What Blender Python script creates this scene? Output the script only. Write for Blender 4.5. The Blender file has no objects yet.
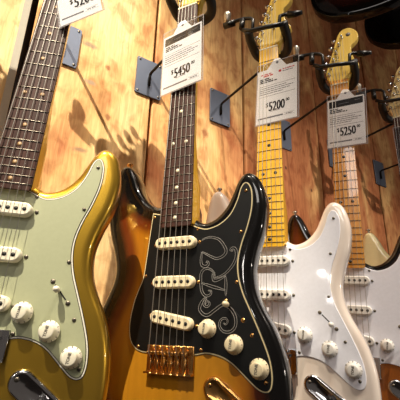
import bpy, bmesh, math, random
import numpy as np
from mathutils import Vector, Matrix
from mathutils.geometry import delaunay_2d_cdt
random.seed(7)
scene = bpy.context.scene
COL = scene.collection
ZO = 1.5                      # camera height above the shop floor
sin, cos, PI = math.sin, math.cos, math.pi

# ------------------------------------------------------------------ materials
def lin(c):
    return tuple((x/255/12.92 if x/255 <= .04045 else ((x/255+.055)/1.055)**2.4) for x in c)
def mat(name, rgb, rough=.5, metal=0., coat=0., spec=.5, bump=0., bscale=200.):
    m = bpy.data.materials.new(name); m.use_nodes = True
    nt = m.node_tree; b = nt.nodes['Principled BSDF']
    b.inputs['Base Color'].default_value = (*lin(rgb), 1)
    b.inputs['Roughness'].default_value = rough
    b.inputs['Metallic'].default_value = metal
    b.inputs['Coat Weight'].default_value = coat
    b.inputs['Coat Roughness'].default_value = .04
    b.inputs['Specular IOR Level'].default_value = spec
    # small procedural tone variation on every surface
    tc = nt.nodes.new('ShaderNodeTexCoord'); nz = nt.nodes.new('ShaderNodeTexNoise')
    nz.inputs['Scale'].default_value = bscale
    nt.links.new(tc.outputs['Object'], nz.inputs['Vector'])
    mx = nt.nodes.new('ShaderNodeMix'); mx.data_type = 'RGBA'; mx.blend_type = 'MULTIPLY'
    mx.inputs[0].default_value = .12
    mx.inputs[6].default_value = (*lin(rgb), 1)
    nt.links.new(nz.outputs['Fac'], mx.inputs[7])
    nt.links.new(mx.outputs[2], b.inputs['Base Color'])
    if bump:
        bp = nt.nodes.new('ShaderNodeBump'); bp.inputs['Strength'].default_value = bump
        bp.inputs['Distance'].default_value = .001
        nt.links.new(nz.outputs['Fac'], bp.inputs['Height']); nt.links.new(bp.outputs['Normal'], b.inputs['Normal'])
    return m

def ramp(nt, stops, interp='LINEAR'):
    r = nt.nodes.new('ShaderNodeValToRGB'); r.color_ramp.interpolation = interp
    el = r.color_ramp.elements
    while len(el) < len(stops): el.new(.5)
    for e, (p, c) in zip(el, stops):
        e.position = p; e.color = (*lin(c), 1)
    return r

def burst(name, stops, rough=.3):
    """lacquered sunburst: colour follows the distance from the body edge (mesh attribute)"""
    m = mat(name, (0, 0, 0), rough, 0, 1., spec=.08)
    nt = m.node_tree; b = nt.nodes['Principled BSDF']
    a = nt.nodes.new('ShaderNodeAttribute'); a.attribute_name = 'edge'
    r = ramp(nt, stops, 'EASE')
    tc = nt.nodes.new('ShaderNodeTexCoord'); mp = nt.nodes.new('ShaderNodeMapping')
    mp.inputs['Scale'].default_value = (90, 7, 7)
    nz = nt.nodes.new('ShaderNodeTexNoise'); nz.inputs['Scale'].default_value = 1; nz.inputs['Detail'].default_value = 4
    nt.links.new(tc.outputs['Object'], mp.inputs['Vector']); nt.links.new(mp.outputs['Vector'], nz.inputs['Vector'])
    mx = nt.nodes.new('ShaderNodeMix'); mx.data_type = 'RGBA'; mx.blend_type = 'MULTIPLY'; mx.inputs[0].default_value = .35
    nt.links.new(a.outputs['Fac'], r.inputs['Fac'])
    nt.links.new(r.outputs['Color'], mx.inputs[6]); nt.links.new(nz.outputs['Fac'], mx.inputs[7])
    nt.links.new(mx.outputs[2], b.inputs['Base Color'])
    return m

def woodish(name, c1, c2, sc=(160, 6, 60), rough=.35, coat=.5):
    m = mat(name, c1, rough, 0, coat)
    nt = m.node_tree; b = nt.nodes['Principled BSDF']
    tc = nt.nodes.new('ShaderNodeTexCoord'); mp = nt.nodes.new('ShaderNodeMapping'); mp.inputs['Scale'].default_value = sc
    nz = nt.nodes.new('ShaderNodeTexNoise'); nz.inputs['Scale'].default_value = 1; nz.inputs['Detail'].default_value = 5
    r = ramp(nt, [(.3, c1), (.7, c2)])
    nt.links.new(tc.outputs['Object'], mp.inputs['Vector']); nt.links.new(mp.outputs['Vector'], nz.inputs['Vector'])
    nt.links.new(nz.outputs['Fac'], r.inputs['Fac']); nt.links.new(r.outputs['Color'], b.inputs['Base Color'])
    return m

M = {}
M['gold_paint'] = mat('metallic_gold_paint', (192, 152, 48), .32, .9, .8, bscale=900)
M['burst3'] = burst('three_tone_sunburst', [(0, (6, 5, 5)), (.26, (8, 6, 5)), (.46, (96, 38, 10)), (.7, (162, 100, 20)), (1, (178, 120, 28))])
M['burst2'] = burst('two_tone_sunburst', [(0, (6, 4, 4)), (.12, (12, 6, 4)), (.35, (120, 58, 18)), (1, (172, 98, 34))])
M['blonde'] = woodish('white_blonde_lacquer', (236, 224, 212), (226, 210, 196), (60, 4, 10), .25, 1.)
M['cream_paint'] = mat('cream_lacquer', (240, 228, 176), .28, 0, .8)
M['black_paint'] = mat('black_lacquer', (8, 7, 7), .4, 0, .8, spec=.08)
M['dark_burst'] = burst('dark_sunburst', [(0, (5, 4, 4)), (.3, (12, 6, 4)), (.6, (44, 14, 7)), (1, (70, 24, 8))])
M['mint'] = mat('mint_green_plastic', (164, 167, 134), .42)
M['black_plastic'] = mat('black_plastic', (9, 9, 9), .42, spec=.25)
M['white_plastic'] = mat('white_plastic', (236, 237, 246), .25, 0, .6)
M['aged_white'] = mat('aged_white_plastic', (236, 228, 206), .35)
M['cream_plastic'] = mat('cream_plastic', (224, 208, 172), .35)
M['off_white'] = mat('off_white_plastic', (226, 222, 214), .35)
M['ply_dark'] = mat('dark_ply', (20, 20, 18), .4)
M['ply_white'] = mat('white_ply', (236, 230, 214), .4)
M['ply_cream'] = mat('cream_ply', (214, 196, 150), .4)
M['rosewood'] = woodish('rosewood', (44, 25, 20), (72, 42, 33), (300, 14, 60), .62, 0.)
M['rosewood'].node_tree.nodes['Principled BSDF'].inputs['Specular IOR Level'].default_value = .2
M['maple'] = woodish('amber_maple', (236, 188, 50), (216, 160, 32), (120, 8, 40), .28, .8)
M['maple_head'] = woodish('lit_headstock_maple', (244, 212, 110), (230, 190, 80), (120, 8, 40), .3, .6)  # maple lightened in colour so the headstocks look lit
M['maple_dark'] = woodish('aged_amber_maple', (218, 156, 62), (196, 126, 40), (120, 8, 40), .28, .8)
M['maple_pale'] = woodish('pale_maple', (232, 208, 150), (218, 188, 122), (120, 8, 40), .35, .5)
M['chrome'] = mat('chrome', (205, 205, 208), .14, 1.)
M['gold_metal'] = mat('gold_plate', (206, 156, 92), .24, 1.)
M['nickel'] = mat('nickel_fret_wire', (112, 104, 94), .4, 1.)
M['fret_dark'] = mat('dark_reflection_fret_wire', (92, 74, 50), .4, .9)  # fret colour darkened to imitate the dark ceiling reflected in it
M['string'] = mat('steel_string', (168, 163, 155), .5, .6)
M['iron'] = mat('aged_screw_steel', (120, 112, 100), .4, 1.)
M['hole'] = mat('dark_recess', (10, 9, 8), .6)
M['clay'] = mat('clay_dot', (150, 116, 76), .5)
M['pearl'] = mat('pearl_dot', (206, 198, 172), .3)
M['black_dot'] = mat('black_dot', (14, 12, 10), .4)
M['bone'] = mat('bone_nut', (232, 220, 184), .4)
M['hanger_black'] = mat('black_rubber_pad', (10, 9, 9), .55)
M['hanger_steel'] = mat('black_powder_coat', (16, 15, 16), .38, 0.2)
M['plate_steel'] = mat('grey_steel_plate', (116, 124, 142), .46, .85, bscale=60)
M['knob_steel'] = mat('lock_knob_steel', (190, 180, 166), .38, .85)
M['paper'] = mat('white_card', (236, 234, 232), .7)
M['ink'] = mat('black_ink', (24, 22, 24), .8, spec=.2)
M['ink_grey'] = mat('grey_ink', (104, 102, 106), .7)
M['ink_red'] = mat('red_ink', (196, 38, 52), .7)
M['ink_white'] = mat('white_print', (150, 146, 140), .6)
M['knob_ink'] = mat('knob_print', (104, 98, 88), .6)

def sleeve_mat():
    m = bpy.data.materials.new('clear_plastic_sleeve'); m.use_nodes = True; nt = m.node_tree
    out = nt.nodes['Material Output']; nt.nodes.remove(nt.nodes['Principled BSDF'])
    tr = nt.nodes.new('ShaderNodeBsdfTransparent'); tr.inputs[0].default_value = (.96, .96, .97, 1)
    gl = nt.nodes.new('ShaderNodeBsdfGlossy'); gl.inputs['Roughness'].default_value = .12
    fr = nt.nodes.new('ShaderNodeLayerWeight'); fr.inputs['Blend'].default_value = .25
    tc = nt.nodes.new('ShaderNodeTexCoord'); nz = nt.nodes.new('ShaderNodeTexNoise'); nz.inputs['Scale'].default_value = 25
    bp = nt.nodes.new('ShaderNodeBump'); bp.inputs['Strength'].default_value = .25; bp.inputs['Distance'].default_value = .002
    nt.links.new(tc.outputs['Object'], nz.inputs['Vector']); nt.links.new(nz.outputs['Fac'], bp.inputs['Height'])
    nt.links.new(bp.outputs['Normal'], gl.inputs['Normal'])
    ma = nt.nodes.new('ShaderNodeMath'); ma.operation = 'MULTIPLY_ADD'; ma.inputs[1].default_value = .3; ma.inputs[2].default_value = .04
    nt.links.new(fr.outputs['Facing'], ma.inputs[0])
    mx = nt.nodes.new('ShaderNodeMixShader')
    nt.links.new(ma.outputs[0], mx.inputs[0]); nt.links.new(tr.outputs[0], mx.inputs[1]); nt.links.new(gl.outputs[0], mx.inputs[2])
    nt.links.new(mx.outputs[0], out.inputs['Surface'])
    return m
M['sleeve'] = sleeve_mat()
M['rim'] = mat('highlight_sleeve_rim', (225, 220, 218), .25, 0, .5); M['rim'].node_tree.nodes['Principled BSDF'].inputs['Alpha'].default_value = .45  # sleeve edge whitened, its highlight put into the colour

# ------------------------------------------------------------------ mesh building (millimetres)
class MB:
    def __init__(s): s.v = []; s.f = []; s.mi = []; s.mats = []; s.sm = []
    def _m(s, m):
        if m not in s.mats: s.mats.append(m)
        return s.mats.index(m)
    def add(s, vs, fs, m, smooth=True):
        k = len(s.v); s.v += [tuple(map(float, p)) for p in vs]; i = s._m(m)
        for f in fs: s.f.append([k+j for j in f]); s.mi.append(i); s.sm.append(smooth)
        return s
    def box(s, a, b, m, rot=None, c=None):
        vs = [Vector((x, y, z)) for x in (a[0], b[0]) for y in (a[1], b[1]) for z in (a[2], b[2])]
        if rot is not None:
            cc = Vector(c) if c else sum(vs, Vector())/8
            vs = [cc+rot@(p-cc) for p in vs]
        return s.add(vs, [(0, 1, 3, 2), (4, 6, 7, 5), (0, 4, 5, 1), (2, 3, 7, 6), (0, 2, 6, 4), (1, 5, 7, 3)], m, False)
    def tube(s, path, r, m, n=10, caps=True):
        P = [Vector(p) for p in path]; rs = r if isinstance(r, (list, tuple)) else [r]*len(P)
        vs = []; fs = []; prev = None
        for i, p in enumerate(P):
            t = (P[min(i+1, len(P)-1)]-P[max(i-1, 0)]).normalized()
            if prev is None:
                a = Vector((0, 0, 1)) if abs(t.z) < .9 else Vector((1, 0, 0))
                x = t.cross(a).normalized()
            else: x = (prev-t*prev.dot(t)).normalized()
            prev = x; y = t.cross(x)
            for k in range(n):
                an = 2*PI*k/n; vs.append(p+(x*cos(an)+y*sin(an))*rs[i])
        for i in range(len(P)-1):
            for k in range(n): fs.append((i*n+k, i*n+(k+1) % n, (i+1)*n+(k+1) % n, (i+1)*n+k))
        if caps: fs.append(tuple(range(n-1, -1, -1))); fs.append(tuple(range((len(P)-1)*n, len(P)*n)))
        return s.add(vs, fs, m)
    def lathe(s, prof, o, m, axis=(0, 0, 1), n=20, smooth=True):
        """prof: list of (radius, height) along axis from origin o"""
        ax = Vector(axis).normalized(); a = Vector((0, 1, 0)) if abs(ax.y) < .9 else Vector((1, 0, 0))
        x = a.cross(ax).normalized(); y = ax.cross(x); o = Vector(o); vs = []; fs = []
        for r, h in prof:
            for k in range(n):
                an = 2*PI*k/n; vs.append(o+ax*h+(x*cos(an)+y*sin(an))*r)
        for i in range(len(prof)-1):
            for k in range(n): fs.append((i*n+k, i*n+(k+1) % n, (i+1)*n+(k+1) % n, (i+1)*n+k))
        fs.append(tuple(range(n-1, -1, -1))); fs.append(tuple(range((len(prof)-1)*n, len(prof)*n)))
        return s.add(vs, fs, m, smooth)
    def prism(s, poly, w0, w1, m, mtop=None, bevel=0):
        """poly: counter-clockwise (u, v) outline"""
        P = list(poly)
        if area(P) < 0: P = P[::-1]
        n = len(P); rings = [(P, w0), (P, w1)]
        if bevel: rings = [(P, w0), (P, w1-bevel), (inset(P, bevel*.35), w1-bevel*.3), (inset(P, bevel), w1)]
        vs = [(x, y, w) for R, w in rings for x, y in R]; fs = []
        for j in range(len(rings)-1):
            for i in range(n): fs.append((j*n+i, j*n+(i+1) % n, (j+1)*n+(i+1) % n, (j+1)*n+i))
        s.add(vs, fs, m, bool(bevel))
        s.add([(x, y, w0) for x, y in P], [tuple(range(n-1, -1, -1))], m, False)
        s.add([(x, y, rings[-1][1]) for x, y in rings[-1][0]], [tuple(range(n))], mtop or m, False)
        return s
    def build(s, name, parent=None, kind=None, label=None, edge=None, scale=.001):
        me = bpy.data.meshes.new(name)
        me.from_pydata([(x*scale, y*scale, z*scale) for x, y, z in s.v], [], s.f)
        for m in s.mats: me.materials.append(m)
        me.polygons.foreach_set('material_index', s.mi); me.polygons.foreach_set('use_smooth', s.sm)
        if edge is not None:
            a = me.attributes.new('edge', 'FLOAT', 'POINT'); a.data.foreach_set('value', edge)
        me.update()
        o = bpy.data.objects.new(name, me); COL.objects.link(o)
        if parent is not None: o.parent = parent
        if kind: o['kind'] = kind
        if label: o['label'] = label
        return o
def area(P): return .5*sum(P[i][0]*P[(i+1) % len(P)][1]-P[(i+1) % len(P)][0]*P[i][1] for i in range(len(P)))
def inset(P, d):
    n = len(P); o = []
    sgn = 1 if area(P) > 0 else -1
    for i in range(n):
        a = Vector(P[i])-Vector(P[i-1]); b = Vector(P[(i+1) % n])-Vector(P[i])
        if a.length < 1e-6: a = b
        if b.length < 1e-6: b = a
        a.normalize(); b.normalize()
        na = Vector((-a.y, a.x))*sgn; nb = Vector((-b.y, b.x))*sgn; nn = na+nb
        if nn.length < 1e-6: nn = na
        nn.normalize(); k = max(.5, nn.dot(na)); p = Vector(P[i])+nn*(d/k); o.append((p.x, p.y))
    return o
def crv(P, n=6, closed=False):
    P = [np.array(p, float) for p in P]
    Q = [P[-1]]+P+[P[0], P[1]] if closed else [2*P[0]-P[1]]+P+[2*P[-1]-P[-2]]
    o = []
    for i in range(1, len(Q)-2):
        a, b, c, d = Q[i-1:i+3]
        for k in range(n):
            t = k/n; o.append(tuple(.5*(2*b+(c-a)*t+(2*a-5*b+4*c-d)*t*t+(3*b-3*c+d-a)*t**3)))
    if not closed: o.append(tuple(P[-1]))
    return o
def circ(x, y, r, n=20): return [(x+r*cos(2*PI*k/n), y+r*sin(2*PI*k/n)) for k in range(n)]
_tc = {}
def text(s, size, bold=0., xs=1., align='LEFT', shear=0.):
    key = (s, size, bold, xs, align, shear)
    if key not in _tc:
        c = bpy.data.curves.new('t', 'FONT'); c.body = s; c.size = size; c.offset = bold; c.align_x = align; c.shear = shear
        c.resolution_u = 3
        o = bpy.data.objects.new('t', c); COL.objects.link(o)
        dg = bpy.context.evaluated_depsgraph_get(); me = bpy.data.meshes.new_from_object(o.evaluated_get(dg))
        _tc[key] = ([(v.co.x*xs, v.co.y) for v in me.vertices], [tuple(p.vertices) for p in me.polygons])
        bpy.data.objects.remove(o); bpy.data.curves.remove(c); bpy.data.meshes.remove(me)
    return _tc[key]
def put_text(mb, s, size, m, x, y, w, ang=0., **k):
    vs, fs = text(s, size, **k); ca, sa = cos(ang), sin(ang)
    mb.add([(x+a*ca-b*sa, y+a*sa+b*ca, w) for a, b in vs], fs, m, False)
def empty(name, mtx, label, cat, group=None):
    o = bpy.data.objects.new(name, None); COL.objects.link(o); o.matrix_world = mtx
    o.empty_display_size = .05; o['label'] = label; o['category'] = cat
    if group: o['group'] = group
    return o

# ------------------------------------------------------------------ camera and poses (fitted to the photograph)
CAM_F, CYAW, CPITCH, CROLL = 359.67, .583409, .3240546, .0247868
def cam_axes(yaw, pitch, roll):
    f = Vector((sin(yaw)*cos(pitch), cos(yaw)*cos(pitch), sin(pitch))); r = Vector((cos(yaw), -sin(yaw), 0)); u = r.cross(f)
    return cos(roll)*r+sin(roll)*u, -sin(roll)*r+cos(roll)*u, f
cr_, cu_, cf_ = cam_axes(CYAW, CPITCH, CROLL)
cam = bpy.data.cameras.new('camera'); co = bpy.data.objects.new('camera', cam); COL.objects.link(co)
cam.sensor_width = 36; cam.lens = 36*CAM_F/400; cam.clip_start = .01
mw = Matrix.Identity(4)
for i in range(3): mw[i][0] = cr_[i]; mw[i][1] = cu_[i]; mw[i][2] = -cf_[i]
mw[2][3] = ZO; co.matrix_world = mw
scene.camera = co
def grot(yw, pt, rl):
    R = Matrix(((1, 0, 0), (0, 0, -1), (0, 1, 0)))
    Rr = Matrix(((cos(rl), -sin(rl), 0), (sin(rl), cos(rl), 0), (0, 0, 1)))
    Rp = Matrix(((1, 0, 0), (0, cos(pt), -sin(pt)), (0, sin(pt), cos(pt))))
    Ry = Matrix(((cos(yw), 0, sin(yw)), (0, 1, 0), (-sin(yw), 0, cos(yw))))
    return R@Ry@Rp@Rr
def pose(x, y, z, yw, pt, rl): return Matrix.Translation((x, y, z+ZO))@grot(yw, pt, rl).to_4x4()
POSES = {1: (.0309, .5277, -.024, -.4526, -.0166, -.0499), 2: (.2777, .4838, -.0445, -1.0092, -.0342, .0058),
         3: (.4795, .4872, -.051, -1.0604, -.0326, -.0232), 4: (.7076, .4798, -.0692, -1.0529, -.0053, -.0414),
         5: (.99, .46, -.07, -1.2, 0., -.025)}

# ------------------------------------------------------------------ guitar geometry, millimetres, origin at the saddle line
SC = 647.7
def fretv(n): return SC*2**(-n/12)
def hw(v): return 21+(SC-v)/(SC-fretv(21))*7
BODY = [(26, 200), (40, 192.5), (52, 193.5), (66, 201), (80, 217), (90, 238), (98, 256), (108, 267), (120, 267), (131, 257), (138, 238), (141, 212),
        (136, 177), (126, 147), (120, 121), (120, 100), (124, 80), (133, 59), (145, 37), (154, 14), (160.5, -12), (163, -42), (162, -67), (155, -96),
        (140, -122), (115, -143), (80, -157), (35, -163), (-10, -163), (-55, -157), (-95, -143), (-125, -120), (-147, -92), (-158, -60), (-161, -30),
        (-158, 0), (-151, 30), (-140, 58), (-128, 84), (-120, 108), (-120, 128), (-127, 153), (-139, 184), (-147, 217), (-148, 246), (-144, 275),
        (-138, 302), (-130, 315), (-119, 318), (-108, 310), (-98, 292), (-90, 273), (-80, 256), (-66, 240), (-50, 230), (-38, 228), (-29, 232), (-12, 239), (8, 239), (20, 231), (25, 216)]
BO = crv(BODY, 5)[::-1]      # counter-clockwise, closes under the neck
GUARD = [(-29, 211), (-50, 216), (-53, 178), (-56, 138), (-59, 108), (-66, 89), (-72, 71), (-76, 48), (-76, 29), (-71, 12), (-60, 2), (-43, -2), (0, -2), (34, -2),
         (53, 1), (74, -2), (89, -9), (102, -19), (115, -30), (126, -38), (136, -40), (143, -35), (145.5, -20), (142, 2), (131, 31), (119, 58), (108, 83),
         (102, 106), (101.5, 128), (107, 152), (116, 177), (123, 205), (124, 231), (119, 246), (111, 249), (104, 240), (98, 221), (87, 200), (70, 186), (50, 180.5), (36, 184), (29, 187)]
GD = crv(GUARD[1:], 4)+[GUARD[0]]
HEAD = [(21, 646), (21.5, 658), (24, 670), (33, 682), (44, 692), (49, 700), (48, 708), (42, 717), (37.5, 729), (34.5, 743), (33, 756), (35, 765), (42, 771), (49, 779), (53, 791),
        (51, 804), (44, 815), (34, 823), (22, 824.5), (12, 820), (4, 809), (-2, 792), (-12, 757), (-21, 728), (-29, 702), (-31, 691), (-29, 680), (-24, 670), (-21.5, 658), (-21, 646)]
POSTS = [(12, 797), (4, 775), (-4, 752.5), (-11, 730.5), (-18, 708.5), (-24, 687)]

def body_data():
    O = np.array(BO); n = len(O)
    seg = np.roll(O, -1, 0)-O
    def dist(P):
        P = np.asarray(P)[:, None, :]; t = ((P-O)*seg).sum(2)/(seg**2).sum(1); t = np.clip(t, 0, 1)
        return np.sqrt((((O+t[..., None]*seg)-P)**2).sum(2)).min(1)
    pts = [tuple(p) for p in O]
    for d in (1., 2.5, 4.5, 7, 10, 14):
        R = np.array(inset(BO, d)); dd = dist(R)
        last = None
        for p, q in zip(R, dd):
            if q > d*.96 and (last is None or np.hypot(*(p-last)) > min(2.5, .6*d+.6)): pts.append(tuple(p)); last = p
    gx, gy = np.meshgrid(np.arange(-162, 165, 8.), np.arange(-162, 320, 8.)); G = np.stack([gx.ravel(), gy.ravel()], 1)
    # inside test
    ins = np.zeros(len(G), bool)
    for i in range(n):
        a, b = O[i], O[(i+1) % n]
        c = (a[1] > G[:, 1]) != (b[1] > G[:, 1])
        with np.errstate(divide='ignore', invalid='ignore'):
            xi = (b[0]-a[0])*(G[:, 1]-a[1])/(b[1]-a[1])+a[0]
        ins ^= c & (G[:, 0] < xi)
    G = G[ins]; G = G[dist(G) > 17]
    pts += [tuple(p) for p in G]
    r = delaunay_2d_cdt([Vector(p) for p in pts], [(i, (i+1) % n) for i in range(n)], [list(range(n))], 1, 1e-4)
    V = np.array([tuple(v) for v in r[0]]); F = [list(f) for f in r[2]]
    D = dist(V)
    return V, F, D
BV, BF, BD = body_data()
def make_body(m, parent):
    r = 12.
    dd = np.clip(r-BD, 0, r)
    front = -(r-np.sqrt(r*r-dd*dd))
    s = -.92*BV[:, 0]-.40*BV[:, 1]
    front -= np.clip((s-118)*.3, 0, 13)*np.clip(BD/10, 0, 1)
    back = -44+(r-np.sqrt(r*r-dd*dd))
    N = len(BV)
    vs = [(x, y, w) for (x, y), w in zip(BV, front)]+[(x, y, w) for (x, y), w in zip(BV, back)]
    fs = []
    def ccw(f): return sum(BV[f[i]][0]*BV[f[(i+1) % len(f)]][1]-BV[f[(i+1) % len(f)]][0]*BV[f[i]][1] for i in range(len(f))) > 0
    cnt = {}
    for f in BF:
        g = f if ccw(f) else f[::-1]
        fs.append(tuple(g)); fs.append(tuple(N+i for i in g[::-1]))
        for i in range(len(g)): cnt[(g[i], g[(i+1) % len(g)])] = 1
    for (a, b) in cnt:
        if (b, a) not in cnt: fs.append((a, N+a, N+b, b))
    mb = MB(); mb.add(vs, fs, m)
    e = list(np.clip(BD/82, 0, 1))*2
    return mb.build('body', parent, edge=e)

def neck_mesh(m, board):
    mb = MB(); vs = []; fs = []; K = 11
    top = 13.2 if board is None else 10.
    st = [(189, 0), (215, 0), (258, 0), (285, 1), (312, 1), (345, 2), (430, 2), (520, 2), (610, 2), (640, 2), (647, 2), (653, 3), (660, 4), (668, 5)]
    rows = []
    for v, k in st:
        h = hw(min(v, SC)) if v < SC else 21+(v-SC)*.08
        t = top if k < 3 else (top*.6+1 if k == 3 else (4 if k == 4 else 2))
        row = [(-h, t), (h, t)]
        depth = {0: -29, 1: -23 if v < 290 else -16}.get(k, -9 if v < 600 else -7-(v-600)*.05)
        if k >= 3: depth = -11
        e = .2 if k < 1 else (.35 if k == 1 else .62)
        arc = []
        for j in range(K):
            a = PI*j/(K-1); c, s_ = cos(a), sin(a)
            arc.append((h*math.copysign(abs(c)**e, c), top*0+(t if k >= 3 else top)-3-((t if k >= 3 else top)-3-depth)*abs(s_)**(.45 if k < 1 else .8)))
        row = [(-h, t), (h, t)]+arc
        rows.append([(x, v, w) for x, w in row])
    n = len(rows[0]); vs = [p for r in rows for p in r]
    for i in range(len(rows)-1):
        for k in range(n): fs.append((i*n+k, i*n+(k+1) % n, (i+1)*n+(k+1) % n, (i+1)*n+k))
    fs.append(tuple(range(n))); fs.append(tuple(range(len(rows)*n-1, (len(rows)-1)*n-1, -1)))
    mb.add(vs, fs, m, False)
    return mb
def board_mesh(m, w0):
    mb = MB(); vs = []; fs = []; rows = []
    for v in (184.5, 186.5, 192, 230, 300, 400, 500, 600, 647.5):
        h = hw(v)+.4
        sh = {184.5: 3.0, 186.5: 1.0}.get(v, 0)
        row = [(x, 14.7-x*x/482) for x in np.linspace(-h+sh, h-sh, 9)]
        row = [(-h+sh, w0)]+row+[(h-sh, w0)]
        rows.append([(x, v, w) for x, w in row])
    n = len(rows[0]); vs = [p for r in rows for p in r]
    for i in range(len(rows)-1):
        for k in range(n): fs.append((i*n+k, (i+1)*n+k, (i+1)*n+(k+1) % n, i*n+(k+1) % n))
    fs.append(tuple(range(n))); fs.append(tuple(range(len(rows)*n-1, (len(rows)-1)*n-1, -1)))
    mb.add(vs, fs, m, False)
    return mb
def strx(k, v):   # lateral place of string k (0 = bass side)
    t = (SC-v)/SC; half = 17.6+(27.2-17.6)*t
    return -half+2*half*k/5
def strw(v): return 15.6+(SC-v)/SC*3.6
def screw(mb, u, v, w, m, r=2.6, h=1.0):
    mb.lathe([(r, 0), (r*.95, h*.5), (r*.6, h*.95), (.01, h)], (u, v, w), m, n=12)
def dome_screw(name, parent, u, v, w, m, r=2.6):
    mb = MB(); screw(mb, u, v, w, m, r, 1.3)
    mb.box((u-r*.6, v-.25, w+.9), (u+r*.6, v+.25, w+1.35), M['hole']); mb.box((u-.25, v-r*.6, w+.9), (u+.25, v+r*.6, w+1.35), M['hole'])
    return mb.build(name, parent)
def stadium(L, W, n=8):
    r = W/2; a = L/2-r
    return [(a+r*cos(t), r*sin(t)) for t in np.linspace(-PI/2, PI/2, n)]+[(-a-r*cos(t), -r*sin(t)) for t in np.linspace(-PI/2, PI/2, n)]
def rotp(P, ang, c): return [(c[0]+x*cos(ang)-y*sin(ang), c[1]+x*sin(ang)+y*cos(ang)) for x, y in P]

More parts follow.
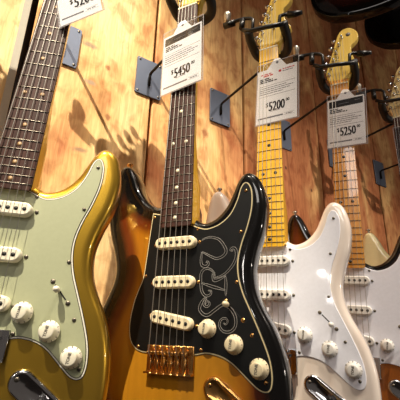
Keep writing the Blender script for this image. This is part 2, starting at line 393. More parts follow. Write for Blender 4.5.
def guitar(pz, label, body, guard, hardware, plastic, board, neck, dots, plies=None, letters=False, group='electric guitars hung along the wall', detail=True, mtx=None, head=None, lever=.92, narrow=1., jdy=0., bx=41.5):
    X = lambda u: u if u < 30 else 30+(u-30)*narrow
    GP = [(X(u), v) for u, v in GD]
    root = empty('electric_guitar', mtx if mtx else pose(*pz), label, 'guitar', group)
    make_body(M[body], root)
    # ---- pickguard
    g = MB()
    if plies:
        ins = (0, .9, 2.5, 3.3)
        for j, pm in enumerate(plies+(guard,)):
            g.prism(inset(GP, ins[j]), 2.2*j/(len(plies)+1), 2.2*(j+1)/(len(plies)+1), M[pm])
    else: g.prism(GP, 0, 2.2, M[guard], bevel=1.)
    gd = g.build('pickguard', root)
    bm_ = neck_mesh(M[neck], board); nk = bm_.build('neck', root)
    fb = board_mesh(M[board] if board else M[neck], 10 if board else 12.9).build('fretboard', root)
    hd = MB().prism(crv(HEAD, 3), -12, 2, M[head or ('maple_head' if neck == 'maple' else neck)], bevel=1.2).build('headstock', root)
    if not detail: return root
    SCR = M['gold_metal'] if hardware == 'gold_metal' else M['iron']
    for u, v in ((35, 180.5), (114, 234), (105, 170), (98, 97), (119, 27), (136, -28), (46, 6), (-56, 6.5), (-45, 207), (-53, 110)):
        dome_screw('screw', gd, X(u), v, 2.2, SCR)
    if letters: srv(gd)
    # ---- frets and dots
    for n in range(1, 22):
        v = fretv(n); h = hw(v)
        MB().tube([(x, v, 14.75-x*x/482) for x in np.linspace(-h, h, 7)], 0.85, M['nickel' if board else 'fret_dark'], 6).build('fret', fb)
    for n in (3, 5, 7, 9, 12, 15, 17, 19, 21):
        v = (fretv(n)+fretv(n-1))/2
        for x in ((-12.5, 12.5) if n == 12 else (0,)):
            MB().lathe([(3.5, -.4), (3.5, .1), (.01, .12)], (x, v, 14.72-x*x/482), M[dots], n=14).build('inlay_dot', fb)
    # ---- nut, headstock hardware
    MB().box((-21, 646.5, 10), (21, 650, 15.2), M['bone']).build('nut', root)
    for k, (u, v) in enumerate(POSTS):
        t = MB()
        t.lathe([(4.8, 0), (4.8, .6), (3.2, 1.1), (3.0, 1.4), (3., 4), (2.4, 6), (2.8, 9.5), (2.2, 10), (.01, 10)], (u, v, 2), M['chrome'], n=14)
        d = Vector((-.963, .27, 0)); p = Vector((u, v, -8))
        t.box((u-6, v-7, -19), (u+6, v+7, -12), M['chrome'])
        q = p+d*24; t.tube([p+Vector((0, 0, -7)), p+d*8+Vector((0, 0, -7)), p+d*17+Vector((0, 0, -6))], 2., M['chrome'], 8)
        t.lathe([(2., 0), (4.4, 1), (5.6, 4), (5.6, 9), (4.2, 12), (.01, 12.6)], p+d*16+Vector((0, 0, -6)), M['chrome'], d, 12)
        t.build('tuning_machine', hd)
    MB().lathe([(2.5, 0), (2.3, 2), (4, 3.2), (3.6, 4.4), (.01, 4.6)], (10, 712, 2), M['chrome'], n=12).build('string_tree', hd)
    MB().lathe([(6, -.05), (6, .1), (.01, .12)], (29, 803, 2), M['knob_ink'], n=18).build('decal', hd)
    t = MB(); put_text(t, 'Fender', 17, M['ink'], 4, 724, 2.12, PI/2+.13, shear=.4); t.build('logo', hd)
    # ---- pickups
    for v, ang in ((159, 0), (98.6, 0), (44, -math.atan2(14, 76))):
        c = MB(); w1 = 12.5; S = stadium(70, 18.5)
        c.prism(rotp(S, ang, (0, v)), 2.2, w1, M[plastic], bevel=2.2)
        pk = c.build('pickup_cover', root)
        for k in range(6):
            x = -26.2+10.48*k; a = rotp([(x, 0)], ang, (0, v))[0]
            MB().lathe([(2.7, 0), (2.7, .35), (.01, .4)], (*a, w1), M['hole'], n=12).build('pole_piece', pk)
        for sx in (-39, 39):
            a = rotp([(sx, 0)], ang, (0, v))[0]; dome_screw('screw', pk, a[0], a[1], 2.2, SCR, 2.8)
    # ---- knobs
    for k, (u, v) in enumerate(((56.5, 34), (95, 15), (128.5, -12.5))):
        u = X(u)-(4 if jdy else 0); v = v-(3 if jdy else 0); kb = MB(); kb.lathe([(12.6, 0), (12.8, 1.2), (12.2, 2.4), (9.4, 5.5), (9., 6.5), (8.7, 14.6), (8.2, 15.6), (7, 15.9), (.01, 15.9)], (u, v, 4), M[plastic], n=32)
        ko = kb.build('control_knob', root)
        t = MB(); put_text(t, ('VOLUME', 'TONE', 'TONE')[k], (3.6, 4.6, 4.6)[k], M['knob_ink'], u+1.4, v, 20.0, 1.45, bold=.25, align='CENTER')
        for j in range(10):
            a = math.radians(-120+j*30); rr = 11.1
            put_text(t, str(j+1), 2.9, M['knob_ink'], u+rr*cos(a)*.98, v+rr*sin(a), 8.0, a-PI/2, align='CENTER', bold=.12)
        t.build('marking', ko)
    # ---- selector switch
    a, b = Vector((X(82), 71, 2.2)), Vector((X(107), 46, 2.2)); d = (b-a).normalized(); n = Vector((-d.y, d.x, 0))
    sw = MB(); p0, p1 = a+d*5, b-d*5; q = [p0-n*.9, p1-n*.9, p1+n*.9, p0+n*.9]
    sw.prism([(x.x, x.y) for x in q], 2.2, 2.3, M['hole'])
    screw(sw, a.x, a.y, 2.2, SCR, 3.2, 1.2); screw(sw, b.x, b.y, 2.2, SCR, 3.2, 1.2)
    c0 = a+d*(5+25*lever)
    sw.box((c0.x-2, c0.y-.5, 2), (c0.x+2, c0.y+.5, 13), M['chrome'])
    so = sw.build('selector_switch', root)
    MB().lathe([(2.6, 0), (3.6, 2), (4.1, 5), (3.9, 9), (2.8, 11.5), (.01, 12.4)], (c0.x, c0.y, 10), M[plastic], (-.12, .12, 1), 14).build('switch_tip', so)
    # ---- bridge
    H = M[hardware]; br = MB()
    br.prism([(-38, -26), (bx, -26), (bx, 10), (-38, 10)][::1], 2.2, 5.0, H, bevel=.8)
    br.box((-38, -27.5, 0), (bx, -25, 12), H)
    bo = br.build('bridge_plate', root)
    for k in range(6):
        u = strx(k, 0)-.5
        s_ = MB(); s_.box((u-4.6, -18, 5), (u+4.6, 2, 6.6), H); s_.box((u-4.6, -2, 6), (u-.9, 2, 15.5), H); s_.box((u+.9, -2, 6), (u+4.6, 2, 15.5), H)
        s_.box((u-4.6, -2, 6), (u+4.6, 2, 13.2), H)
        s_.tube([(u, -26, 10), (u, -3, 10)], 1.5, H, 8); s_.lathe([(2.6, 0), (2.6, 2.5), (.01, 2.6)], (u, -26, 10), H, (0, -1, 0), 10)
        for x in (-3, 3): s_.tube([(u+x, 1, 5), (u+x, 1, 17)], 1, M['iron'] if hardware != 'gold_metal' else H, 6)
        s_.build('saddle', bo)
        t = MB(); screw(t, u, 7.2, 5, H, 3.2, 2.2); t.build('screw', bo)
    # ---- strings
    for k in range(6):
        r = (.7, .62, .55, .48, .42, .4)[k]
        pu, pv = POSTS[5-k]
        MB().tube([(strx(k, 0)-.3, -14, 6), (strx(k, 0)-.3, -4, 14), (strx(k, 0), 0, strw(0)), (strx(k, 400), 400, strw(400)), (strx(k, SC), SC, strw(SC)),
                   (pu+2.6, pv, 8.5), (pu+2.2, pv+3, 8.3)], r, M['string'], 6).build('string', root)
    # ---- output jack
    J = rotp(stadium(74, 30, 10), -.62, (84, -53+jdy)); jk = MB()
    rim = inset(J, 2.2); rim2 = inset(J, 5); area_ = J
    n_ = len(J); rings = [(J, 0), (J, 2.4), (rim, 4.6), (rim2, 4.0), (rotp(stadium(44, 15, 10), -.62, (87, -55+jdy)), .5)]
    vs = [(x, y, w) for R, w in rings for x, y in R]; fs = []
    for j in range(len(rings)-1):
        for i in range(n_): fs.append((j*n_+i, j*n_+(i+1) % n_, (j+1)*n_+(i+1) % n_, (j+1)*n_+i))
    fs.append(tuple(range(4*n_, 5*n_))); jk.add(vs, fs, H)
    jo = jk.build('output_jack', root)
    MB().lathe([(6.2, -2.6), (6.2, .2), (4.4, .2), (4.2, -1.2), (.01, -1.2)], (91, -58+jdy, 3), H, n=6, smooth=False).lathe([(3.6, 0), (.01, .1)], (91, -58+jdy, 3.3), M['hole'], n=12).build('socket_nut', jo)
    for x in (-28.5, 28.5):
        a = rotp([(x, 0)], -.62, (84, -53+jdy))[0]; dome_screw('screw', jo, a[0], a[1], 3.4, SCR, 3)
    # ---- strap button on the long horn
    MB().lathe([(4, -1), (4, 3), (3, 5), (3.2, 8), (6.5, 10), (6.5, 12), (3, 13), (.01, 13)], (-124, 317, -22), H, (-.1, 1, 0), 14).build('strap_button', root)
    return root

def srv(gd):
    """white outlined swash letters engraved on the black guard"""
    L = [[(42, 161), (48, 164), (58, 165), (70, 161), (78, 152), (82, 142), (77, 135), (67, 132), (57, 136), (48, 141), (43, 143)],
         [(43, 143), (42.5, 137), (42, 130), (44, 123), (50, 121), (54, 124), (53, 128), (50, 127)],
         [(65, 106), (63, 112), (56, 117), (48, 117), (43, 111), (42.5, 102), (43, 95), (45, 85), (51, 78.5), (58, 80), (59.5, 85), (55, 86)],
         [(64, 104), (74, 106), (84, 112), (94, 124), (98, 136), (96, 145), (91, 146), (89, 143), (93, 142)],
         [(44, 97), (63, 91), (81, 86)], [(61, 110), (62, 103), (65, 100), (73, 102), (81, 106)], [(81, 107), (82, 97), (82, 88), (82, 78)],
         [(52, 67), (51, 69), (54, 71), (57, 69), (57, 65.5), (53, 63.5), (49, 66), (49, 71), (52, 75), (46, 71), (42, 61), (47, 54), (55, 52), (66, 59), (78, 66), (89, 61),
          (96, 50), (96, 38), (89, 31), (79, 31), (73, 38), (75, 46), (82, 48), (85, 44), (82, 40), (79, 42)]]
    mb = MB()
    for P in L:
        C = crv(P, 5); n = len(C)
        for side in (-1, 1):
            path = []
            for i, p in enumerate(C):
                t = Vector(C[min(i+1, n-1)])-Vector(C[max(i-1, 0)]); t.normalize()
                wd = .5+1.3*sin(PI*i/(n-1))
                path.append((p[0]-t.y*wd*side, p[1]+t.x*wd*side, 2.25))
            mb.tube(path, .3, M['ink_white'], 5)
    mb.build('lettering', gd, label='white outlined swash letters SRV')

G1 = guitar(POSES[1], 'metallic gold electric guitar with a mint green pickguard, leaning in from the left edge', 'gold_paint', 'mint', 'chrome', 'aged_white', 'rosewood', 'maple', 'clay', ('ply_dark', 'ply_white', 'ply_dark'), lever=.4, narrow=.925, jdy=-6)
G0 = guitar((-.205, .53, .02, -.4526, 0, -.03), 'electric guitar hanging just left of the gold one, outside the frame', 'black_paint', 'white_plastic', 'chrome', 'off_white', 'rosewood', 'maple', 'pearl')
G2 = guitar(POSES[2], 'sunburst electric guitar with black pickguard, white swash letters and gold bridge', 'burst3', 'black_plastic', 'gold_metal', 'cream_plastic', 'rosewood', 'maple', 'pearl', ('ply_dark', 'ply_cream'), letters=True, lever=.12, bx=36.5)
G3 = guitar(POSES[3], 'white electric guitar with white pickguard and yellow maple neck with black dots', 'blonde', 'white_plastic', 'chrome', 'off_white', None, 'maple', 'black_dot')
G4 = guitar(POSES[4], 'dark-edged orange sunburst electric guitar with white pickguard and amber maple neck', 'burst2', 'white_plastic', 'chrome', 'off_white', None, 'maple_dark', 'black_dot', head='maple_head')
G5 = guitar(POSES[5], 'cream electric guitar half out of frame at the right edge, pale maple headstock', 'cream_paint', 'white_plastic', 'chrome', 'off_white', 'rosewood', 'maple_pale', 'pearl')
# guitars of the row above, only their lower ends reach into the picture
U1 = guitar((.9, .45, .93+.163, -1.04, 0, 0), 'dark glossy guitar body hanging overhead, left one of the upper pair', 'dark_burst', 'black_plastic', 'chrome', 'off_white', 'rosewood', 'maple', 'pearl', group='guitars on the row above', detail=False)
U2 = guitar((1.228, .45, .99+.163, -1.04, 0, 0), 'black guitar body hanging overhead at the top right corner', 'black_paint', 'black_plastic', 'chrome', 'off_white', 'rosewood', 'maple', 'pearl', group='guitars on the row above', detail=False)

# ------------------------------------------------------------------ hangers: wall plate, arm, padded yoke, locking gate
WALL_Y = .715
def hanger(pz, px, label, mtx=None, bz=.587):
    mtx = mtx or pose(*pz)
    R = mtx.to_3x3()
    # base of the hanger: where the arm meets the wall plate
    A = mtx@Vector((0, .672, -.05)); base = Vector((px, WALL_Y, bz+ZO))
    root = empty('guitar_hanger', Matrix.Translation(base), label, 'guitar hanger', 'locking guitar hangers on the wall')
    inv = root.matrix_world.inverted()@mtx
    def P(u, v, w): return (inv@Vector((u/1000, v/1000, w/1000)))*1000
    plate = MB(); 
    # rounded plate standing on the boards, thin in y
    rp = []
    for cx, cy, a0 in ((31, 39, 0), (-31, 39, 90), (-31, -59, 180), (31, -59, 270)):
        for k in range(5): a = math.radians(a0+22.5*k); rp.append((cx+4*cos(a), cy+4*sin(a)))
    n = len(rp); vs = [(x, 0, z) for x, z in rp]+[(x, -3, z) for x, z in rp]+[(x*.985, -4, z*.985) for x, z in rp]
    fs = [tuple(range(2*n, 3*n))]
    for j in (0, 1):
        for i in range(n): fs.append((j*n+i, j*n+(i+1) % n, (j+1)*n+(i+1) % n, (j+1)*n+i))
    plate.add(vs, fs, M['plate_steel'], False); po = plate.build('wall_plate', root)
    for x, z in ((-28, 36), (28, 36), (-28, -56), (28, -56)):
        MB().lathe([(3, 0), (2.4, 1.2), (.01, 1.6)], (x, -4, z), M['iron'], (0, -1, 0), 10).build('screw', po)
    Al = P(0, 672, -50)
    arm = MB(); arm.tube([(0, -7, -34), (0, -7, -6), (0, -9, -2), (0, -14, 0), (Al[0]*.5, (Al[1]-14)/2, Al[2]*.5), tuple(Al)], 3.6, M['hanger_steel'], 10)
    arm.build('arm', root)
    yk = MB()
    yk.tube([P(*p) for p in crv([(-44, 702, 27), (-46, 694, 12), (-45, 684, -8), (-41, 675, -28), (-28, 671, -44), (-8, 671, -50), (8, 671, -50), (25, 673, -44), (35, 676, -28), (38, 684, -8), (38, 692, 12), (37, 698, 25)], 4)],
            10.5, M['hanger_black'], 12)
    yk.build('yoke', root)
    gt = MB()
    gt.tube([P(-58, 712, 27), P(-40, 700, 29), P(0, 695, 30), P(40, 690, 28)], 5.2, M['hanger_steel'], 8)
    gt.build('gate_bar', root)
    jt = MB()
    jt.tube([P(-103, 752, 20), P(-92, 754, 20), P(-78, 756, 20), P(-60, 754, 21), P(-42, 746, 22), P(-35, 738, 23), P(-34, 706, 27)], [4.5, 5.5, 4.4, 4.2, 4.2, 4.2, 4.2], M['hanger_steel'], 8)
    jt.tube([P(-63, 752, 20), P(-63, 722, 24)], 7, M['hanger_steel'], 10)
    jt.tube([P(-112, 752, 20), P(-84, 752, 20)], 8, M['hanger_steel'], 12)
    jt.build('lock_bracket', root)
    jt = MB()
    jt.tube([P(29, 690, 28), P(30, 722, 23), P(38, 724, 21), P(58, 718, 20)], 4.2, M['hanger_steel'], 8)
    jt.tube([P(48, 721, 20), P(64, 716, 20), P(80, 714, 20)], [8, 7, 4.5], M['hanger_steel'], 10)
    jt.build('gate_catch', root)
    MB().lathe([(7, 0), (7, 5), (8, 6), (8, 18), (9.2, 20), (9.2, 28), (7.5, 31), (.01, 31)], P(-104, 760, 20), M['knob_steel'], (P(-104, 800, 20)-P(-104, 760, 20)), 16).build('lock_knob', root)
    return root
hanger((-.205, .53, .02, -.4526, 0, -.03), -.13, 'hanger left of the gold guitar, outside the frame')
hanger(POSES[1], .097, 'steel plate hanger holding the gold guitar with the mint pickguard')
hanger(POSES[2], 0.307, 'locking hanger on a grey plate behind the sunburst guitar with the black pickguard')
hanger(POSES[3], 0.531, 'locking hanger with black yoke around the yellow neck of the white guitar')
hanger(POSES[4], 0.785, 'locking hanger with black yoke under the amber headstock nearest the upper dark guitars')
hanger(POSES[5], 1.046, 'locking hanger for the cream guitar at the right edge, yoke cut by the frame')
hanger((1.25, .472, -.09, -1.1, 0, -.03), 1.33, 'rightmost hanger plate on the boards, its arm running out of the frame')

hanger((.9, .45, .93+.163, -1.04, 0, 0), .95, 'upper hanger above the frame, carrying the left overhead guitar', bz=1.71)
hanger((1.228, .45, .99+.163, -1.04, 0, 0), 1.29, 'upper hanger above the frame, carrying the black overhead guitar', bz=1.77)

# ------------------------------------------------------------------ price tags
def dashes(mb, x0, x1, y, h, w, m, rnd):
    x = x0
    while x < x1:
        L = rnd.uniform(1.2, 4.5)*h*1.1; e = min(x+L, x1)
        mb.add([(x, y, w), (e, y, w), (e, y+h, w), (x, y+h, w)], [(0, 1, 2, 3)], m, False); x = e+h*.55
def tag(g, mat4, label, price, style, seed, W=86, Hh=140, marg=2):
    """tag in its own plane: x right, y up, origin at the middle of the lower edge"""
    root = empty('price_tag', mat4, label, 'price tag', 'price tags in clear sleeves')
    rnd = random.Random(seed)
    x0, x1 = -W/2, W/2
    top = Hh
    # sleeve: two clear films closed at the rim
    sl = MB(); s0, s1, t1 = x0-marg, x1+4, top+(16 if style != 'dark' else 12)
    sl.box((s0, -2.5, -.5), (s1, t1, -.35), M['sleeve']); sl.box((s0, -2.5, .35), (s1, t1, .5), M['sleeve'])
    for a_, b_ in (((s0, -2.5), (s0+1.3, t1)), ((s1-1.3, -2.5), (s1, t1)), ((s0+1.3, -2.5), (s1-1.3, -1.2)), ((s0+1.3, t1-1.3), (s1-1.3, t1))):
        sl.box((*a_, -.34), (*b_, .34), M['rim'])
    sl.build('sleeve', root)
    pp = MB()
    tab = [(x0, 0), (x1, 0), (x1, top-4), (x1*.48, top-3), (x1*.14, top+20), (-x1*.14, top+22), (-x1*.5, top-2), (x0, top-2)]
    pp.prism(tab, -.12, .12, M['paper']); pc = pp.build('card', root)
    MB().lathe([(3.2, 0), (3.2, .05), (.01, .06)], (0, top+11, .13), M['ink_grey'], n=16).build('punch_hole', pc)
    k = MB(); w = .16
    if style == 'dark':
        k.add([(x0+3, top-26, w), (x1-3, top-26, w), (x1-3, top-7, w), (x0+3, top-7, w)], [(0, 1, 2, 3)], M['ink'], False)
        dashes(k, x0+26, x1-36, top-18, 1.3, w+.03, M['ink_grey'], rnd); dashes(k, x1-22, x1-10, top-15, 1.4, w+.03, M['ink_grey'], rnd)
        y = top-32
    else:
        dashes(k, x0+8, x0+32, top-15, 2.8, w, M['ink_red'], rnd); dashes(k, x0+14, x0+36, top-20, 3.6, w, M['ink_red'], rnd)
        k.prism(circ(x1-38, top-14, 3.4, 16), w-.02, w+.02, M['ink_red']); dashes(k, x1-32, x1-6, top-13, 2.4, w, M['ink_red'], rnd); dashes(k, x1-32, x1-9, top-18, 2, w, M['ink_grey'], rnd)
        y = top-27
    for j in range(3): dashes(k, x0+5, x0+(26, 38, 44)[j]+rnd.uniform(-3, 3), y-4.4*j, 3.1, w, M['ink'], rnd)
    y -= 18
    def rule(yy, h=.8, m='ink'): k.add([(x0+4, yy, w), (x1-4, yy, w), (x1-4, yy+h, w), (x0+4, yy+h, w)], [(0, 1, 2, 3)], M[m], False)
    rule(y)
    for j in range(4): dashes(k, x0+5, x1-(22, 8, 16, 30)[j], y-6-5*j, 1.9, w, M['ink_grey'], rnd)
    rule(y-27)
    for dx in ((-.7, -.25, .25, .7) if price else ()):
        put_text(k, '$', 15, M['ink'], x0+21+dx*.6, 39, w+.01*dx, xs=.7)
        put_text(k, price, 32, M['ink'], x0+28+dx*1.2, 28, w+.01*dx, xs=.56)
        put_text(k, '00', 11, M['ink'], x0+66+dx*.5, 43, w+.01*dx, xs=.7)
    dashes(k, x0+32, x0+54, 26, 1.3, w, M['ink_grey'], rnd)
    k.add([(x0+4, 11, w), (x1-30, 11, w), (x1-30, 14.5, w), (x0+4, 14.5, w)], [(0, 1, 2, 3)], M['ink_grey'], False)
    for y_ in (10, 15.4): k.add([(x1-28, y_, w), (x1-5, y_, w), (x1-5, y_+.6, w), (x1-28, y_+.6, w)], [(0, 1, 2, 3)], M['ink_grey'], False)
    dashes(k, x1-24, x1-9, 12, 2, w, M['ink_grey'], rnd)
    k.build('printing', pc)
    return root
def tag_mtx(g, bl, br, up):
    """frame from three points in guitar millimetres: lower left, lower right, upper left"""
    m = pose(*POSES[g]); f = lambda p: m@Vector([c/1000 for c in p])
    a, b, c = f(bl), f(br), f(up); X = (b-a).normalized(); Y = (c-a); Y = (Y-X*Y.dot(X)).normalized(); Z = X.cross(Y)
    o = (a+b)/2; t = Matrix.Identity(4)
    for i in range(3): t[i][0], t[i][1], t[i][2], t[i][3] = X[i]*.001, Y[i]*.001, Z[i]*.001, o[i]
    return t
# tags are modelled in millimetres too; the build() scale is undone by the root's own scale of one
def tag_at(g, bl, br, up, *a, **k):
    t = tag_mtx(g, bl, br, up)
    for i in range(3):
        for j in range(3): t[i][j] *= 1000
    return tag(g, t, *a, **k)
tag_at(1, (14, 456, 20), (81, 480, 46), (20, 520, 23), 'price tag on the gold guitar neck, cut off by the top edge', '5200', 'dark', 1, W=72, Hh=140)
tag_at(2, (-44, 441, 16), (43, 443.5, 28), (-41, 582, 16), 'price tag reading $5450.00 over the neck of the sunburst guitar', '5450', 'dark', 2, W=88)
tag_at(3, (-29, 450, 13.6), (61, 447, 22.5), (-21.5, 590, 14.6), 'price tag with red print reading $5200.00 on the white guitar\'s yellow neck', '5200', 'red', 3, W=90, Hh=138)
tag_at(4, (-34, 473, 13.6), (51, 470, 22.5), (-23, 607, 14.6), 'price tag reading $5250.00 on the amber neck under the fourth headstock', '5250', 'dark', 4, W=85, Hh=133)
tag_at(5, (4, 470, 18), (84, 472, 20), (8, 606, 18), 'clear tag sleeve over the neck at the right edge of the frame', '', 'dark', 5, W=80, Hh=133, marg=26)

# ------------------------------------------------------------------ the setting
def wood_wall():
    m = bpy.data.materials.new('rough_sawn_boards'); m.use_nodes = True; nt = m.node_tree; b = nt.nodes['Principled BSDF']
    N = nt.nodes.new; Lk = nt.links.new
    b.inputs['Roughness'].default_value = .72; b.inputs['Specular IOR Level'].default_value = .25
    geo = N('ShaderNodeNewGeometry'); tone = N('ShaderNodeAttribute'); tone.attribute_name = 'tone'
    cmb = N('ShaderNodeVectorMath'); cmb.operation = 'ADD'
    sc = N('ShaderNodeVectorMath'); sc.operation = 'SCALE'; sc.inputs[3].default_value = 37.
    comb = N('ShaderNodeCombineXYZ'); Lk(tone.outputs['Fac'], comb.inputs[2]); Lk(comb.outputs[0], sc.inputs[0])
    Lk(geo.outputs['Position'], cmb.inputs[0]); Lk(sc.outputs[0], cmb.inputs[1])
    def noise(scale, detail, dist=0.):
        mp = N('ShaderNodeMapping'); mp.inputs['Scale'].default_value = scale; Lk(cmb.outputs[0], mp.inputs['Vector'])
        n = N('ShaderNodeTexNoise'); n.inputs['Scale'].default_value = 1; n.inputs['Detail'].default_value = detail; n.inputs['Distortion'].default_value = dist
        Lk(mp.outputs[0], n.inputs['Vector']); return n
    big = noise((7, 7, 2.6), 3, .9); grain = noise((150, 40, 14), 6, .8); blot = noise((34, 34, 22), 6, .5)
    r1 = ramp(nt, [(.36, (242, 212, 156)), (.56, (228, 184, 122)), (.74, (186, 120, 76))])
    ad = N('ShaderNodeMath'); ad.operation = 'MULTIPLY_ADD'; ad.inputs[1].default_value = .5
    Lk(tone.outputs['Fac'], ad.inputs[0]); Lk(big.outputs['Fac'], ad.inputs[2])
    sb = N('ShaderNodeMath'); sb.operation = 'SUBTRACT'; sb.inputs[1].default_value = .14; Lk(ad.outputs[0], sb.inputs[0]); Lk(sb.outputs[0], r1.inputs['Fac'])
    r2 = ramp(nt, [(.3, (176, 150, 128)), (.62, (255, 255, 255))]); Lk(grain.outputs['Fac'], r2.inputs['Fac'])
    r3 = ramp(nt, [(.34, (196, 160, 140)), (.52, (255, 255, 255))]); Lk(blot.outputs['Fac'], r3.inputs['Fac'])
    def mul(a, bb, f):
        x = N('ShaderNodeMix'); x.data_type = 'RGBA'; x.blend_type = 'MULTIPLY'; x.inputs[0].default_value = f; Lk(a, x.inputs[6]); Lk(bb, x.inputs[7]); return x.outputs[2]
    c = mul(mul(r1.outputs['Color'], r2.outputs['Color'], .45), r3.outputs['Color'], .6)
    # knots: (x, z relative to the camera, radius, colour)
    for kx, kz, rad, col in KNOTS:
        sub = N('ShaderNodeVectorMath'); sub.operation = 'SUBTRACT'; sub.inputs[1].default_value = (kx, WALL_Y, kz+ZO); Lk(geo.outputs['Position'], sub.inputs[0])
        mp = N('ShaderNodeVectorMath'); mp.operation = 'MULTIPLY'; mp.inputs[1].default_value = (1/rad, 0, .75/rad) if rad > 0 else (1/-rad, 0, 2.4/-rad); Lk(sub.outputs[0], mp.inputs[0])
        ln = N('ShaderNodeVectorMath'); ln.operation = 'LENGTH'; Lk(mp.outputs[0], ln.inputs[0])
        nz = noise((90, 60, 90), 2); ma = N('ShaderNodeMath'); ma.operation = 'ADD'; Lk(ln.outputs['Value'], ma.inputs[0]); Lk(nz.outputs['Fac'], ma.inputs[1])
        rr = ramp(nt, [(.62, (255, 255, 255)), (.86, (0, 0, 0))]) ; 
        mr = N('ShaderNodeMapRange'); mr.inputs[1].default_value = .9; mr.inputs[2].default_value = 1.5; mr.inputs[3].default_value = .85; mr.inputs[4].default_value = 0; Lk(ma.outputs[0], mr.inputs[0])
        x = N('ShaderNodeMix'); x.data_type = 'RGBA'; Lk(mr.outputs[0], x.inputs[0]); Lk(c, x.inputs[6]); x.inputs[7].default_value = (*lin(col), 1); c = x.outputs[2]
        nt.nodes.remove(rr)
    Lk(c, b.inputs['Base Color'])
    bp = N('ShaderNodeBump'); bp.inputs['Strength'].default_value = .35; bp.inputs['Distance'].default_value = .003; Lk(grain.outputs['Fac'], bp.inputs['Height']); Lk(bp.outputs[0], b.inputs['Normal'])
    return m
KNOTS = [(.154, .603, -.022, (150, 130, 108)), (.166, .506, -.018, (160, 140, 118)), (.202, .561, .008, (150, 96, 60)), (.216, .434, .008, (140, 90, 56)),
         (.483, .481, .013, (150, 92, 58)), (.165, .336, -.02, (150, 120, 96)), (1.06, .458, .013, (84, 48, 34)), (1.12, .385, .006, (60, 36, 26)), (.79, .46, .006, (60, 36, 26)), (.70, .40, .006, (70, 40, 28)), (-.03, .66, .006, (40, 30, 24)), (.905, .41, .005, (60, 36, 26)), (.53, .56, .006, (120, 72, 44))]
wm = wood_wall()
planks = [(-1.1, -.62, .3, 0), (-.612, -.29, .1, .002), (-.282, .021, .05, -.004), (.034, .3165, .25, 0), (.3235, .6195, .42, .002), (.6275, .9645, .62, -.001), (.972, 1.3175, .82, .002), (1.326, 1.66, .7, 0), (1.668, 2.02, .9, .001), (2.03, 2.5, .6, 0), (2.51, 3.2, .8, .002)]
wb = MB(); tones = []
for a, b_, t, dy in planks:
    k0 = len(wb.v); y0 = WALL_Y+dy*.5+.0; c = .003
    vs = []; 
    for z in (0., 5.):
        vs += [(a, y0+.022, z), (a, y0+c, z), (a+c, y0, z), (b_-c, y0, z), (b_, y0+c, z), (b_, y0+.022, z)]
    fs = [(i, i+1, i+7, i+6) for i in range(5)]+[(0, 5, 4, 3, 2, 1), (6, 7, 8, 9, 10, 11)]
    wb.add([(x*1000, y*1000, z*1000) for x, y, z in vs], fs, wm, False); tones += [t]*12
bk = mat('dark_backing', (24, 16, 12), .9)
wb.box((-1100, WALL_Y*1000+24, 0), (3200, WALL_Y*1000+60, 5000), bk); tones += [0]*8
wo = wb.build('wall_back', kind='structure')
at = wo.data.attributes.new('tone', 'FLOAT', 'POINT'); at.data.foreach_set('value', tones)
# grey edge strip along the left board joint
gs_ = MB().box((7, WALL_Y*1000-7, 0), (20.5, WALL_Y*1000-2, 5000), mat('grey_board_edge', (176, 170, 156), .8))
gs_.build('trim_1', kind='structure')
fl = MB().box((-3000, -3000, -40), (3200, WALL_Y*1000+60, 0), mat('dark_carpet', (52, 44, 42), .95, bump=.5)); fl.build('floor', kind='structure')
cl = MB().box((-3000, -3000, 5000), (3200, WALL_Y*1000+60, 5050), mat('dark_ceiling', (46, 38, 34), .9)); cl.build('ceiling', kind='structure')

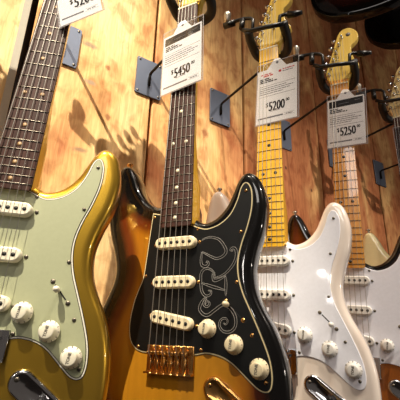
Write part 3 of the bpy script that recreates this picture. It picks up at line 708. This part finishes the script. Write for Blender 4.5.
# ------------------------------------------------------------------ light
def aim(o, tgt): o.rotation_euler = (Vector(tgt)-o.location).to_track_quat('-Z', 'Y').to_euler()
def spot(name, loc, tgt, energy, col, size, blend, rad):
    l = bpy.data.lights.new(name, 'SPOT'); l.energy = energy; l.color = col; l.spot_size = math.radians(size); l.spot_blend = blend; l.shadow_soft_size = rad
    o = bpy.data.objects.new(name, l); COL.objects.link(o); o.location = (loc[0], loc[1], loc[2]+ZO); aim(o, (tgt[0], tgt[1], tgt[2]+ZO)); return o
def bulb(name, loc, energy, col, rad):
    l = bpy.data.lights.new(name, 'POINT'); l.energy = energy; l.color = col; l.shadow_soft_size = rad
    o = bpy.data.objects.new(name, l); COL.objects.link(o); o.location = (loc[0], loc[1], loc[2]+ZO); return o
spot('track_spot', (-1.22, -.53, 2.98), (.03, .7, .52), 1000, (1, .9, .72), 22, .9, .012)
spot('track_spot_centre', (.45, -.43, 2.5), (.42, .6, -.06), 170, (1, .88, .74), 33, 1., .018)
spot('fill_spot_right', (1.25, -1.4, 1.7), (.93, .6, -.08), 125, (1, .87, .74), 36, .7, .03)  # added spot to brighten the right half, cone kept off the top
bulb('shop_bulb', (-1.75, -.45, .55), 2.5, (1, .93, .86), .03)
bulb('shop_bulb_low', (-1.5, -.40, .31), 1., (1, .94, .88), .02)
bulb('shop_bulb_high', (-1.55, -.22, .50), 1., (1, .94, .88), .02)
bulb('shop_bulb_right', (1.7, -1.15, .12), 12, (1, .9, .78), .06)
al = bpy.data.lights.new('fill_panel', 'AREA'); al.energy = 13; al.color = (1, .93, .86); al.shape = 'RECTANGLE'; al.size = 1.2; al.size_y = .6  # added soft fill from the left for guards and tags
ao = bpy.data.objects.new('fill_panel', al); COL.objects.link(ao); ao.location = (-1.9, -1.6, 1.7+ZO); aim(ao, (.5, .5, ZO))
bulb('shop_bulb_far', (-2.3, -.75, .62), 4, (1, .93, .86), .03)
w = bpy.data.worlds.new('room'); scene.world = w; w.use_nodes = True
bg = w.node_tree.nodes['Background']; bg.inputs[0].default_value = (1, .84, .72, 1); bg.inputs[1].default_value = .07
vs_ = scene.view_settings
vs_.view_transform = 'Standard'; vs_.look = 'None'; vs_.gamma = 1; vs_.use_curve_mapping = False; vs_.exposure = 0.45
